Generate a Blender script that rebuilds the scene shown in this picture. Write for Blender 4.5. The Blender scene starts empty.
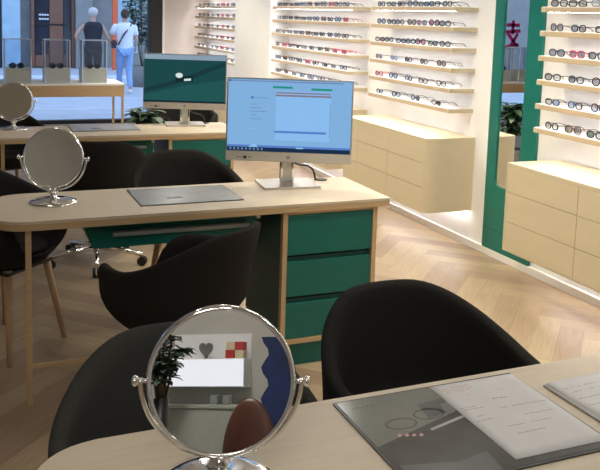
import bpy, bmesh, math, random
from math import sin, cos, pi, radians
from mathutils import Vector, Matrix
random.seed(11)
scene = bpy.context.scene
COL = scene.collection

# ------------------------------------------------------------------ materials
def new_mat(name):
    m = bpy.data.materials.new(name); m.use_nodes = True
    nt = m.node_tree; nt.nodes.clear()
    out = nt.nodes.new('ShaderNodeOutputMaterial')
    return m, nt, out

def pbr(name, col, rough=.5, metal=0, spec=.5, noise=0, nscale=20, stretch=None, bump=0, coat=0, transmission=0, alpha=1):
    m, nt, out = new_mat(name)
    b = nt.nodes.new('ShaderNodeBsdfPrincipled')
    nt.links.new(b.outputs[0], out.inputs[0])
    b.inputs['Base Color'].default_value = (*col, 1)
    b.inputs['Roughness'].default_value = rough
    b.inputs['Metallic'].default_value = metal
    b.inputs['Specular IOR Level'].default_value = spec
    b.inputs['Coat Weight'].default_value = coat
    b.inputs['Transmission Weight'].default_value = transmission
    b.inputs['Alpha'].default_value = alpha
    if noise or bump:
        tc = nt.nodes.new('ShaderNodeTexCoord'); mp = nt.nodes.new('ShaderNodeMapping')
        nt.links.new(tc.outputs['Object'], mp.inputs[0])
        if stretch: mp.inputs['Scale'].default_value = stretch
        n = nt.nodes.new('ShaderNodeTexNoise'); n.inputs['Scale'].default_value = nscale
        n.inputs['Detail'].default_value = 5
        nt.links.new(mp.outputs[0], n.inputs['Vector'])
        if noise:
            r = nt.nodes.new('ShaderNodeValToRGB')
            r.color_ramp.elements[0].position = .3; r.color_ramp.elements[1].position = .7
            r.color_ramp.elements[0].color = (*[c * (1 - noise) for c in col], 1)
            r.color_ramp.elements[1].color = (*[min(1, c * (1 + noise)) for c in col], 1)
            nt.links.new(n.outputs[0], r.inputs[0]); nt.links.new(r.outputs[0], b.inputs['Base Color'])
        if bump:
            bp = nt.nodes.new('ShaderNodeBump'); bp.inputs['Strength'].default_value = bump
            bp.inputs['Distance'].default_value = .002
            nt.links.new(n.outputs[0], bp.inputs['Height']); nt.links.new(bp.outputs[0], b.inputs['Normal'])
    return m

def emit(name, col, s):
    m, nt, out = new_mat(name)
    e = nt.nodes.new('ShaderNodeEmission'); e.inputs[0].default_value = (*col, 1); e.inputs[1].default_value = s
    nt.links.new(e.outputs[0], out.inputs[0]); return m

def glass(name, tint=(1, 1, 1), gloss=.1, body=0, bodycol=(.6, .7, .9)):
    m, nt, out = new_mat(name)
    t = nt.nodes.new('ShaderNodeBsdfTransparent'); t.inputs[0].default_value = (*tint, 1)
    g = nt.nodes.new('ShaderNodeBsdfGlossy'); g.inputs['Roughness'].default_value = .02
    fr = nt.nodes.new('ShaderNodeFresnel'); fr.inputs[0].default_value = 1.45
    mx = nt.nodes.new('ShaderNodeMixShader')
    mul = nt.nodes.new('ShaderNodeMath'); mul.operation = 'MULTIPLY'; mul.inputs[1].default_value = gloss * 10
    mul.use_clamp = True
    nt.links.new(fr.outputs[0], mul.inputs[0]); nt.links.new(mul.outputs[0], mx.inputs[0])
    nt.links.new(t.outputs[0], mx.inputs[1]); nt.links.new(g.outputs[0], mx.inputs[2])
    last = mx
    if body:
        d = nt.nodes.new('ShaderNodeBsdfDiffuse'); d.inputs[0].default_value = (*bodycol, 1)
        m2 = nt.nodes.new('ShaderNodeMixShader'); m2.inputs[0].default_value = body
        nt.links.new(mx.outputs[0], m2.inputs[1]); nt.links.new(d.outputs[0], m2.inputs[2]); last = m2
    nt.links.new(last.outputs[0], out.inputs[0])
    return m

def herringbone_mat():
    m, nt, out = new_mat('herringbone_oak')
    b = nt.nodes.new('ShaderNodeBsdfPrincipled'); nt.links.new(b.outputs[0], out.inputs[0])
    geo = nt.nodes.new('ShaderNodeNewGeometry')
    ramp = nt.nodes.new('ShaderNodeValToRGB')
    el = ramp.color_ramp.elements
    el[0].position = 0; el[0].color = (.31, .215, .145, 1)
    el[1].position = 1; el[1].color = (.47, .365, .23, 1)
    e = el.new(.35); e.color = (.37, .27, .175, 1)
    e = el.new(.7); e.color = (.42, .32, .20, 1)
    nt.links.new(geo.outputs['Random Per Island'], ramp.inputs[0])
    uv = nt.nodes.new('ShaderNodeUVMap')
    mp = nt.nodes.new('ShaderNodeMapping'); mp.inputs['Scale'].default_value = (3, 40, 1)
    nt.links.new(uv.outputs[0], mp.inputs[0])
    n = nt.nodes.new('ShaderNodeTexNoise'); n.inputs['Scale'].default_value = 2; n.inputs['Detail'].default_value = 6
    nt.links.new(mp.outputs[0], n.inputs['Vector'])
    r2 = nt.nodes.new('ShaderNodeValToRGB')
    r2.color_ramp.elements[0].position = .3; r2.color_ramp.elements[0].color = (.8, .78, .76, 1)
    r2.color_ramp.elements[1].position = .7; r2.color_ramp.elements[1].color = (1, 1, 1, 1)
    nt.links.new(n.outputs[0], r2.inputs[0])
    mx = nt.nodes.new('ShaderNodeMix'); mx.data_type = 'RGBA'; mx.blend_type = 'MULTIPLY'; mx.inputs[0].default_value = 1
    nt.links.new(ramp.outputs[0], mx.inputs[6]); nt.links.new(r2.outputs[0], mx.inputs[7])
    nt.links.new(mx.outputs[2], b.inputs['Base Color'])
    b.inputs['Roughness'].default_value = .38
    return m

M = {}
M['floor'] = herringbone_mat()
M['wall'] = pbr('white_wall_paint', (.86, .85, .835), .6, noise=.02, nscale=6)
M['wall_beige'] = pbr('beige_wall_paint', (.64, .56, .51), .6, noise=.02, nscale=6)
M['wall_taupe'] = pbr('taupe_wall_paint', (.50, .48, .44), .7, noise=.03, nscale=4)
M['ceiling'] = pbr('ceiling_paint', (.70, .68, .64), .8, noise=.02)
M['base'] = pbr('white_baseboard', (.85, .84, .82), .35, noise=.02)
M['oak'] = pbr('pale_oak_laminate', (.60, .51, .385), .42, noise=.05, nscale=6, stretch=(1, 12, 12))
M['oak_edge'] = pbr('oak_edge_band', (.52, .365, .20), .45, noise=.08, nscale=8, stretch=(1, 20, 20))
M['unit'] = pbr('pale_oak_drawer_front', (.64, .555, .385), .45, noise=.025, nscale=2, stretch=(6, 1, 8))
M['shelf'] = pbr('shelf_oak', (.56, .44, .29), .45, noise=.06, nscale=5, stretch=(10, 1, 14))
M['shelf_end'] = pbr('shelf_end_oak', (.62, .53, .36), .45, noise=.05, nscale=8)
M['shelf_top'] = pbr('lit_shelf_top', (.88, .87, .85), .35, noise=.02)  # white stands in for strip light falling on the shelf tops
M['gap'] = pbr('dark_gap', (.10, .08, .06), .8, noise=.05)
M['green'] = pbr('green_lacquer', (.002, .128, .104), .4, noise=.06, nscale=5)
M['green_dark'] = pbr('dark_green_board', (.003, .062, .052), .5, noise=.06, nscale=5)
M['green_frame'] = pbr('mirror_green_lacquer', (.004, .16, .125), .35, noise=.05, nscale=5)
M['fabric'] = pbr('black_felt', (.021, .020, .019), .95, spec=.1, noise=.12, nscale=160)
M['fabric_lit'] = pbr('black_felt_lit', (.044, .045, .041), .95, spec=.1, noise=.1, nscale=160)  # black felt coloured lighter for light falling from above
M['fabric_warm'] = pbr('warm_black_felt', (.022, .0195, .018), .95, spec=.1, noise=.12, nscale=160)
M['leg'] = pbr('beech_leg', (.50, .33, .19), .5, noise=.1, nscale=8, stretch=(14, 14, 1))
M['chrome'] = pbr('chrome', (.86, .86, .87), .06, 1, noise=.01)
M['steel'] = pbr('brushed_silver', (.62, .60, .57), .32, .85, noise=.04, nscale=30)
M['silver_plastic'] = pbr('silver_plastic', (.58, .54, .49), .4, .15, noise=.02)
M['black'] = pbr('black_plastic', (.012, .012, .013), .45, noise=.1)
M['black_metal'] = pbr('black_frame_metal', (.012, .013, .016), .4, .3, noise=.1)
M['mirror'] = pbr('mirror_glass', (.90, .91, .90), .0, 1, noise=.004)
M['paper'] = pbr('white_paper', (.68, .675, .68), .75, noise=.03, nscale=12)
M['ink'] = pbr('grey_ink', (.30, .29, .31), .7, noise=.1)
M['red_ink'] = pbr('red_ink', (.60, .33, .33), .7, noise=.1)
M['lens'] = glass('lens_glass', (.86, .87, .89), .06)
M['dark_lens'] = pbr('sunglass_lens', (.01, .02, .045), .08, noise=.1)
M['acrylic'] = glass('clear_acrylic', (.92, .95, .98), .04, .02, (.55, .68, .95))
M['acrylic_edge_lit'] = pbr('acrylic_edge_lit', (.62, .74, .95), .2, noise=.05)  # pale blue stands in for daylight caught in the cover edges
M['window'] = glass('window_glass', (.94, .97, .99), .04)
M['led'] = emit('led_strip', (.97, .97, 1), 42)
M['led_under'] = emit('led_under_cabinet', (1, .96, .97), 26)
M['lamp'] = emit('ceiling_lamp_diffuser', (1, .97, .90), 22)
M['fr_black'] = pbr('frame_black', (.012, .012, .018), .3, noise=.1)
M['fr_navy'] = pbr('frame_navy', (.02, .03, .10), .3, noise=.1)
M['fr_brown'] = pbr('frame_tortoise', (.10, .045, .02), .3, noise=.5, nscale=90)
M['fr_red'] = pbr('frame_red', (.42, .035, .07), .3, noise=.1)
M['fr_grey'] = pbr('frame_grey', (.22, .22, .24), .3, .4, noise=.1)
M['skin'] = pbr('skin', (.52, .32, .24), .6, noise=.06, nscale=12)
M['hair_dark'] = pbr('dark_hair', (.05, .025, .018), .7, noise=.3, nscale=60)
M['cap'] = pbr('pale_cap', (.55, .52, .50), .8, noise=.08)
M['vest'] = pbr('navy_vest', (.008, .009, .022), .8, noise=.15, nscale=25)
M['trousers'] = pbr('dark_trousers', (.012, .012, .02), .8, noise=.15, nscale=25)
M['tee'] = pbr('white_tee', (.78, .79, .84), .8, noise=.04, nscale=20)
M['jeans'] = pbr('pale_denim', (.26, .40, .66), .8, noise=.1, nscale=40)
M['bag'] = pbr('dark_bag', (.03, .02, .04), .6, noise=.1)
M['shoe'] = pbr('white_shoe', (.75, .75, .78), .6, noise=.05)
M['pavement'] = pbr('pale_pavement', (.50, .53, .60), .55, noise=.10, nscale=3)
M['kerb'] = pbr('kerb_stone', (.72, .75, .82), .6, noise=.05)
M['stone_blue'] = pbr('pale_stone', (.36, .50, .60), .7, noise=.08, nscale=4)
M['stone_grey'] = pbr('grey_stone', (.25, .25, .24), .7, noise=.10, nscale=4)
M['facade_dark'] = pbr('dark_shopfront', (.025, .024, .035), .4, noise=.3, nscale=3)
M['facade_wood'] = pbr('brown_door_wood', (.20, .085, .05), .5, noise=.2, nscale=6, stretch=(8, 8, 1))
M['door_glass'] = pbr('dark_door_glass', (.02, .022, .035), .1, noise=.4, nscale=2)
M['orange'] = pbr('orange_red_paint', (.72, .13, .04), .5, noise=.08)
M['leaf'] = pbr('dark_leaf', (.035, .085, .035), .45, noise=.4, nscale=14)
M['leaf_pale'] = pbr('grey_green_leaf', (.07, .12, .085), .5, noise=.35, nscale=14)
M['leaf_far'] = pbr('street_leaf', (.06, .12, .08), .6, noise=.4, nscale=10)
M['pot'] = pbr('grey_pot', (.2, .2, .2), .6, noise=.1)
M['soil'] = pbr('soil', (.04, .025, .015), .9, noise=.3)
M['bark'] = pbr('stem_bark', (.08, .06, .03), .8, noise=.3)
M['pink'] = pbr('pink_vinyl', (.90, .05, .35), .5, noise=.05)
M['white_print'] = pbr('white_print', (.8, .8, .8), .5, noise=.03)
M['scr_blue'] = emit('screen_blue', (.22, .43, .72), .95)
M['scr_blue2'] = emit('screen_blue_panel', (.25, .50, .84), .95)
M['scr_line'] = emit('screen_grey_line', (.16, .24, .42), .9)
M['scr_green'] = emit('screen_green_button', (.02, .30, .22), .9)
M['scr_brown'] = emit('screen_brown_bar', (.24, .20, .26), .9)
M['scr_bar'] = emit('screen_bar_blue', (.10, .22, .60), .9)
M['scr_dark'] = emit('screen_taskbar', (.012, .03, .07), .9)
M['scr_teal'] = emit('screen_teal', (.012, .062, .065), 1)
M['scr_teal2'] = emit('screen_teal_lower', (.016, .085, .085), 1)
M['scr_teal_dark'] = emit('screen_teal_streak', (.010, .040, .046), 1)
M['scr_black'] = emit('screen_black', (.008, .02, .025), 1)
M['scr_white'] = emit('screen_white', (.62, .72, .72), 1)
M['scr_top'] = emit('screen_pale_band', (.24, .33, .42), 1)
M['plinth'] = pbr('cream_plinth', (.76, .70, .58), .5, noise=.03)
M['bezel'] = pbr('monitor_bezel', (.30, .36, .42), .35, .3, noise=.03)
M['pad_dark'] = pbr('mat_rim_black', (.018, .018, .018), .3, noise=.1)
M['pad_grey'] = pbr('glossy_mat_print', (.075, .078, .074), .16, noise=.45, nscale=5)
M['pad_pale'] = pbr('glossy_mat_print_pale', (.20, .212, .195), .14, noise=.12, nscale=9)
M['pad_sheen'] = pbr('mat_print_sheen', (.38, .38, .385), .2, noise=.1, nscale=9)  # grey raised to stand in for bright reflections at a grazing view
M['pad_sheet'] = pbr('mat_leaflet', (.38, .385, .365), .25, noise=.05)
M['tray_grey'] = pbr('grey_tray', (.26, .27, .27), .4, noise=.04)
M['brown_leather'] = pbr('brown_leather', (.10, .036, .022), .4, noise=.15, nscale=12)
M['blue_velvet'] = pbr('blue_velvet', (.015, .03, .11), .8, noise=.25, nscale=10)
M['red_box'] = pbr('red_card', (.50, .05, .04), .5, noise=.06)
M['cream_box'] = pbr('cream_card', (.70, .58, .40), .5, noise=.06)
M['grey_ceramic'] = pbr('grey_ceramic', (.16, .16, .16), .4, noise=.1)
M['counter_white'] = pbr('white_counter', (.85, .85, .87), .4, noise=.02)
M['counter_glow'] = emit('lit_counter_front', (.86, .86, .92), 1.0)
M['counter_sage'] = pbr('sage_counter', (.42, .45, .40), .5, noise=.05)

# ------------------------------------------------------------------ mesh builder
class MB:
    def __init__(s):
        s.bm = bmesh.new(); s.mats = []
    def mi(s, m):
        if m is None: return 0
        if m not in s.mats: s.mats.append(m)
        return s.mats.index(m)
    def box(s, x0, x1, y0, y1, z0, z1, bev=0, m=None, seg=2):
        x0, x1 = min(x0, x1), max(x0, x1); y0, y1 = min(y0, y1), max(y0, y1); z0, z1 = min(z0, z1), max(z0, z1)
        b = bmesh.new()
        vs = [b.verts.new((x, y, z)) for x in (x0, x1) for y in (y0, y1) for z in (z0, z1)]
        for f in ((0, 1, 3, 2), (4, 6, 7, 5), (0, 4, 5, 1), (2, 3, 7, 6), (0, 2, 6, 4), (1, 5, 7, 3)):
            b.faces.new([vs[i] for i in f])
        if bev: bmesh.ops.bevel(b, geom=b.edges[:], offset=bev, segments=seg, profile=.5, affect='EDGES')
        s.add(b, m); return s
    def add(s, b, m=None, mat=None):
        bmesh.ops.recalc_face_normals(b, faces=b.faces[:])
        i = s.mi(m); mp = {}
        for v in b.verts: mp[v] = s.bm.verts.new(mat @ v.co if mat else v.co)
        for f in b.faces:
            try:
                nf = s.bm.faces.new([mp[v] for v in f.verts]); nf.material_index = i; nf.smooth = f.smooth
            except ValueError: pass
        b.free()
    def prism(s, pts, z0, z1, m=None, bev=0):
        b = bmesh.new()
        lo = [b.verts.new((x, y, z0)) for x, y in pts]; hi = [b.verts.new((x, y, z1)) for x, y in pts]
        n = len(pts)
        b.faces.new(lo[::-1]); top = b.faces.new(hi)
        for i in range(n): b.faces.new((lo[i], lo[(i + 1) % n], hi[(i + 1) % n], hi[i]))
        if bev:
            bmesh.ops.bevel(b, geom=list(top.edges), offset=bev, segments=2, profile=.5, affect='EDGES')
        s.add(b, m); return s
    def tube(s, pts, r, m=None, seg=10, closed=False):
        pts = [Vector(p) for p in pts]; n = len(pts)
        rs = r if isinstance(r, (list, tuple)) else [r] * n
        b = bmesh.new(); rings = []
        up = None
        for i, p in enumerate(pts):
            if closed: t = pts[(i + 1) % n] - pts[i - 1]
            else: t = pts[min(i + 1, n - 1)] - pts[max(i - 1, 0)]
            t.normalize()
            if up is None:
                up = Vector((0, 0, 1)) if abs(t.z) < .9 else Vector((1, 0, 0))
            a = t.cross(up)
            if a.length < 1e-5: a = t.cross(Vector((0, 1, 0)))
            a.normalize(); up2 = a.cross(t); up = up2
            rings.append([b.verts.new(p + (a * cos(2 * pi * k / seg) + up2 * sin(2 * pi * k / seg)) * rs[i]) for k in range(seg)])
        for i in range(n if closed else n - 1):
            A, B = rings[i], rings[(i + 1) % n]
            for k in range(seg):
                f = b.faces.new((A[k], A[(k + 1) % seg], B[(k + 1) % seg], B[k])); f.smooth = True
        if not closed:
            b.faces.new(rings[0][::-1]); b.faces.new(rings[-1])
        s.add(b, m); return s
    def lathe(s, prof, m=None, seg=32, mat=None):
        b = bmesh.new(); rings = []
        for r, z in prof:
            if r < 1e-6: rings.append([b.verts.new((0, 0, z))])
            else: rings.append([b.verts.new((r * cos(2 * pi * k / seg), r * sin(2 * pi * k / seg), z)) for k in range(seg)])
        for i in range(len(rings) - 1):
            A, B = rings[i], rings[i + 1]
            for k in range(seg):
                k2 = (k + 1) % seg
                if len(A) == 1 and len(B) == 1: continue
                if len(A) == 1: f = b.faces.new((A[0], B[k2], B[k]))
                elif len(B) == 1: f = b.faces.new((A[k], A[k2], B[0]))
                else: f = b.faces.new((A[k], A[k2], B[k2], B[k]))
                f.smooth = True
        s.add(b, m, mat); return s
    def sphere(s, c, r, m=None, sc=(1, 1, 1), seg=16):
        b = bmesh.new(); bmesh.ops.create_uvsphere(b, u_segments=seg, v_segments=seg // 2 + 2, radius=r)
        for v in b.verts: v.co = Vector((v.co.x * sc[0], v.co.y * sc[1], v.co.z * sc[2])) + Vector(c)
        for f in b.faces: f.smooth = True
        s.add(b, m); return s
    def flat(s):
        for f in s.bm.faces: f.smooth = False
        return s
    def quad(s, pts, m=None):
        i = s.mi(m); f = s.bm.faces.new([s.bm.verts.new(p) for p in pts]); f.material_index = i; return s
    def build(s, name, mat=None, parent=None, loc=None, rot=None, auto=True):
        me = bpy.data.meshes.new(name)
        if not s.mats and mat: s.mats = [mat]
        elif mat and s.mats and s.mats[0] is None: s.mats[0] = mat
        s.bm.to_mesh(me); s.bm.free()
        for m in s.mats: me.materials.append(m)
        o = bpy.data.objects.new(name, me); COL.objects.link(o)
        if parent: o.parent = parent
        if loc: o.location = loc
        if rot: o.rotation_euler = rot
        return o

def tag(o, label=None, cat=None, group=None, kind=None):
    if label: o['label'] = label
    if cat: o['category'] = cat
    if group: o['group'] = group
    if kind: o['kind'] = kind
    return o
def empty(name, loc=(0, 0, 0), rz=0, rx=0):
    o = bpy.data.objects.new(name, None); COL.objects.link(o); o.empty_display_size = .1
    o.location = loc; o.rotation_euler = (rx, 0, rz); return o
def kids(o): return [c for c in bpy.data.objects if c.parent == o]
def copy_tree(o, parent=None):
    c = o.copy(); COL.objects.link(c); c.parent = parent
    for ch in kids(o): copy_tree(ch, c)
    return c
def relabel(o, label, group=None):
    o['label'] = label
    if group: o['group'] = group
    return o
def rounded(x0, x1, y0, y1, r, n=8):
    """rectangle outline with per-corner radii r = (x0y0, x1y0, x1y1, x0y1)"""
    pts = []
    for (cx, cy, sx, sy, rr, a0) in ((x0, y0, 1, 1, r[0], pi), (x1, y0, -1, 1, r[1], 1.5 * pi), (x1, y1, -1, -1, r[2], 0), (x0, y1, 1, -1, r[3], .5 * pi)):
        if rr < 1e-6: pts.append((cx, cy)); continue
        for k in range(n + 1):
            a = a0 + .5 * pi * k / n
            pts.append((cx + sx * rr + rr * cos(a), cy + sy * rr + rr * sin(a)))
    return pts

# ------------------------------------------------------------------ constants of the place
W = 3.30            # plane of the right wall
YF = 11.40          # plane of the shop front
XL, YB, ZC = -3.6, -2.6, 2.85

# ------------------------------------------------------------------ setting
def build_floor():
    b = bmesh.new(); uvl = b.loops.layers.uv.new('UVMap')
    L, Wd, g = .60, .12, .0004
    x0, x1, y0, y1 = XL, W, YB, YF
    ca = cos(pi / 4)
    def put(ax, ay, bx, by, horiz):
        cx, cy = (ax + bx) / 2, (ay + by) / 2
        wx, wy = (cx - cy) * ca, (cx + cy) * ca
        if not (x0 - .35 < wx < x1 + .35 and y0 - .35 < wy < y1 + .35): return
        ps = [(ax + g, ay + g), (bx - g, ay + g), (bx - g, by - g), (ax + g, by - g)]
        wp = [((px - py) * ca, (px + py) * ca) for px, py in ps]
        # clip to the room
        u0, v0 = random.random() * 9, random.random() * 9
        uv = [((px - ax) + u0, (py - ay) + v0) if horiz else ((py - ay) + u0, (px - ax) + v0) for px, py in ps]
        poly = [(wp[i], uv[i]) for i in range(4)]
        for axis, lim, sgn in ((0, x0, 1), (0, x1, -1), (1, y0, 1), (1, y1, -1)):
            res = []
            for i in range(len(poly)):
                P, Q = poly[i], poly[(i + 1) % len(poly)]
                dp, dq = sgn * (P[0][axis] - lim), sgn * (Q[0][axis] - lim)
                if dp >= 0: res.append(P)
                if dp * dq < 0:
                    t = dp / (dp - dq)
                    res.append((tuple(P[0][k] + t * (Q[0][k] - P[0][k]) for k in (0, 1)), tuple(P[1][k] + t * (Q[1][k] - P[1][k]) for k in (0, 1))))
            poly = res
            if len(poly) < 3: return
        f = b.faces.new([b.verts.new((p[0][0], p[0][1], 0)) for p in poly])
        for lp, p in zip(f.loops, poly): lp[uvl].uv = p[1]
        if f.normal.z < 0: f.normal_flip()
    N = 190
    for k in range(-N, N):
        for t in range(-40, 40):
            ox = k * Wd + t * (L + Wd); oy = k * Wd + t * (Wd - L)
            if abs(ox) > 22 or abs(oy) > 22: continue
            put(ox, oy, ox + L, oy + Wd, True)
            put(ox + L, oy + Wd - L, ox + L + Wd, oy + Wd, False)
    bmesh.ops.recalc_face_normals(b, faces=b.faces[:])
    for f in b.faces:
        if f.normal.z < 0: f.normal_flip()
    me = bpy.data.meshes.new('floor'); b.to_mesh(me); b.free()
    me.materials.append(M['floor']); o = bpy.data.objects.new('floor', me); COL.objects.link(o)
    tag(o, kind='structure')
    MB().box(XL, W, YB, YF, -.12, -.004).build('floor_slab', M['gap'])
    bpy.data.objects['floor_slab']['kind'] = 'structure'
build_floor()

def struct(name, mb, mat=None, parent=None):
    o = mb.build(name, mat, parent)
    if not parent: o['kind'] = 'structure'
    return o
struct('ceiling', MB().box(XL, W + .2, YB, YF + .2, ZC, ZC + .15), M['ceiling'])
struct('wall_right', MB().box(W, W + .2, YB, YF + .2, 0, ZC), M['wall'])
struct('wall_left', MB().box(XL - .2, XL, YB, YF + .2, 0, ZC), M['wall_taupe'])
struct('wall_back', MB().box(XL, W, YB - .2, YB, 0, ZC), M['wall_taupe'])
struct('wall_front', MB().box(2.66, W, YF, YF + .2, 0, ZC), M['wall_beige'])
struct('wall_pier', MB().box(3.085, W, 8.24, 9.46, 0, ZC), M['wall'])
struct('baseboard_right', MB().box(W - .022, W, YB, 8.24, 0, .052, .004), M['base'])
struct('baseboard_pier', MB().box(3.065, 3.085, 8.24, 9.46, 0, .052, .004), M['base'])
# shop window
wf = MB(); wf.box(2.45, 2.63, YF - .02, YF + .16, 0, ZC, .004); wf.box(XL, 2.45, YF - .02, YF + .14, ZC - .25, ZC, .004)
wf.box(XL, 2.45, YF, YF + .12, 0, .05, .004); wf.box(-1.0, -.92, YF, YF + .12, .05, ZC - .25, .004)
wfo = struct('window_1', wf, M['black_metal'])
MB().box(XL, -1.0, YF + .05, YF + .06, .05, ZC - .25).build('pane', M['window'], wfo)
MB().box(-.92, 2.45, YF + .05, YF + .06, .05, ZC - .25).build('pane', M['window'], wfo)
struct('trim_1', MB().box(2.63, 2.66, YF - .03, YF + .17, 0, ZC, .003), M['base'])  # pale strip paints in the daylight on the jamb edge

# ------------------------------------------------------------------ desks
def make_desk():
    r = empty('desk', (0, 0, 0))
    x0, x1, y0, y1 = .095, 1.812, 3.195, 3.70
    MB().prism(rounded(x0, x1, y0, y1, (.13, .004, .004, .13)), .748, .76, bev=.002).build('top', M['oak'], r)
    MB().prism(rounded(x0 + .001, x1 - .001, y0 + .001, y1 - .001, (.129, .004, .004, .129)), .722, .748).build('edge_band', M['oak_edge'], r)
    MB().box(.214, .236, 3.221, 3.243, 0, .722, .001).build('leg', M['oak_edge'], r)
    MB().box(.236, 1.30, 3.224, 3.240, .15, .166, .001).build('stretcher', M['oak_edge'], r)
    MB().box(.217, .233, 3.243, 3.644, .706, .722, .001).build('rail', M['oak_edge'], r)
    # pedestal: oak surround, green carcass, drawers, plinth
    px0, px1, py0, py1 = 1.287, 1.752, 3.205, 3.68
    s = MB()
    s.box(px0, px0 + .022, py0, py0 + .03, .113, .722); s.box(px1 - .022, px1, py0, py1, .113, .722)
    s.box(px0 + .022, px1 - .022, py0, py0 + .03, .113, .135); s.box(px0 + .022, px1 - .022, py0, py0 + .03, .710, .722)
    s.box(px0, px1 - .022, py0 + .03, py1, .113, .135)
    s.build('pedestal_surround', M['oak_edge'], r)
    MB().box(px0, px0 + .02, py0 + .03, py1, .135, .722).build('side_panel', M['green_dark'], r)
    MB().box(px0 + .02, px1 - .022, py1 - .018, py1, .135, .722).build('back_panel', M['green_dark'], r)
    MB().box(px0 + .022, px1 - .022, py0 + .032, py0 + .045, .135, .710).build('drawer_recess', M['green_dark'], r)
    for z0, z1 in ((.524, .706), (.333, .494), (.138, .302)):
        d = MB().box(px0 + .024, px1 - .024, py0 + .004, py0 + .032, z0, z1, .002).build('drawer', M['green'], r)
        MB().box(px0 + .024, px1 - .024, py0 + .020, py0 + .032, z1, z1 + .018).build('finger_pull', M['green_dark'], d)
    MB().box(px0 + .018, px1 - .018, py0 + .03, py1 - .02, 0, .113).build('plinth', M['green'], r)
    # keyboard tray under the top
    t = MB(); b = bmesh.new()
    fr_ = [(.435, .7215), (1.20, .7215), (1.20, .60), (.485, .60)]
    va = [b.verts.new((x, 3.30, z)) for x, z in fr_]; vb = [b.verts.new((x, 3.62, z)) for x, z in fr_]
    b.faces.new(va); b.faces.new(vb[::-1])
    for i in range(4): b.faces.new((va[i], va[(i + 1) % 4], vb[(i + 1) % 4], vb[i]))
    t.add(b); t.build('under_desk_tray', M['green'], r)
    MB().box(.56, 1.15, 3.262, 3.299, .655, .672, .002).build('pull_out_shelf', M['tray_grey'], r)
    MB().tube([(1.19, 3.26, .70), (1.19, 3.298, .70)], .010).build('tray_runner', M['steel'], r)
    MB().lathe([(0, .7605), (.032, .7605), (.032, .763), (.026, .764), (0, .764)], mat=Matrix.Translation((1.665, 3.655, 0))).build('cable_grommet', M['black'], r)
    return r
desk = make_desk()
tag(desk, 'pale oak desk with three green drawers, carrying the monitor with the blue screen', 'desk', 'oak desks')
desk3 = copy_tree(desk); desk3.location.y = 2.13; relabel(desk3, 'pale oak desk carrying the monitor with the dark green screen')
desk1 = copy_tree(desk); desk1.location.y = -2.207
relabel(desk1, 'pale oak desk with the printed sheets and closest to the viewer')

# ------------------------------------------------------------------ chairs
def sstep(a, b, x):
    t = max(0, min(1, (x - a) / (b - a))); return t * t * (3 - 2 * t)
def rim(th):
    d = abs(math.degrees(th))            # 0 = front
    t = max(0, min(1, (d - 32) / 30))
    return .475 + .20 * math.sqrt(1 - (1 - t) ** 2) + .145 * sstep(80, 165, d)
def shell_mesh(seg=72):
    b = bmesh.new(); rings = []
    def R(th):
        c, s_ = cos(th), sin(th)
        a = .27 if c > 0 else .275
        return 1 / math.sqrt((c / a) ** 2 + (s_ / .305) ** 2)
    nU = 9
    for k in range(seg):
        th = -pi + 2 * pi * k / seg
        h = rim(th); Ro = R(th); back = max(0, -cos(th))
        prof = [(0.0, .405)]
        rs = Ro * .62
        prof.append((rs * .6, .406)); prof.append((rs, .415))
        zs = .415
        def wall(z, off):
            u = min(1, max(0, (z - zs) / .17))
            r = rs + (Ro - rs) * (1 - (1 - u) ** 2.1)
            r += back * .045 * max(0, z - .6) / .23
            return r - off
        for i in range(1, nU):
            z = zs + (h - .012 - zs) * i / (nU - 1); prof.append((wall(z, 0), z))
        prof.append((wall(h, .006), h - .003)); prof.append((wall(h, .018), h)); prof.append((wall(h, .030), h - .004))
        for i in range(nU - 1, 0, -1):
            z = .462 + (h - .014 - .462) * i / (nU - 1)
            prof.append((max(.05, wall(z, .038)), z))
        prof.append((rs * .86, .462)); prof.append((rs * .5, .468)); prof.append((0, .47))
        rings.append([Vector((r * sin(th), -r * cos(th), z)) for r, z in prof])   # front = -Y
    n = len(rings[0]); vv = []
    c0 = b.verts.new(rings[0][0]); c1 = b.verts.new(rings[0][-1])
    for rg in rings: vv.append([b.verts.new(p) for p in rg[1:-1]])
    for k in range(seg):
        A, B = vv[k], vv[(k + 1) % seg]
        b.faces.new((c0, B[0], A[0])).smooth = True; b.faces.new((c1, A[-1], B[-1])).smooth = True
        for i in range(len(A) - 1): b.faces.new((A[i], B[i], B[i + 1], A[i + 1])).smooth = True
    return b
def make_chair(kind, mat):
    r = empty('tub_chair' if kind == 'wood' else 'swivel_chair')
    s = MB(); s.add(shell_mesh()); s.build('shell', mat, r)
    MB().lathe([(0, .455), (.165, .455), (.195, .468), (.195, .482), (.17, .495), (0, .5)], seg=40).build('seat_pad', mat, r)
    if kind == 'wood':
        for sx in (-1, 1):
            for sy in (-1, 1):
                MB().tube([(sx * .125, sy * .125, .412), (sx * .185, sy * .185, 0)], [.020, .011]).build('leg', M['leg'], r)
        MB().box(-.15, .15, -.15, .15, .392, .407, .004).build('under_frame', M['black'], r)
    else:
        MB().tube([(0, 0, .10), (0, 0, .40)], .026).build('column', M['chrome'], r)
        MB().box(-.11, .11, -.11, .11, .385, .407, .004).build('under_frame', M['black'], r)
        for k in range(5):
            a = 2 * pi * k / 5 + .3
            lg = MB().tube([(.02 * cos(a), .02 * sin(a), .11), (.29 * cos(a), .29 * sin(a), .072)], [.022, .014]).build('base_arm', M['chrome'], r)
            cx, cy = .29 * cos(a), .29 * sin(a)
            m = MB(); t = Vector((-sin(a), cos(a), 0))
            for sg in (-1, 1):
                p = Vector((cx, cy, .029)) + t * .012 * sg
                m.tube([p - t * .009, p + t * .009], .029, seg=14)
            m.build('caster', M['black'], lg)
    return r
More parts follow.
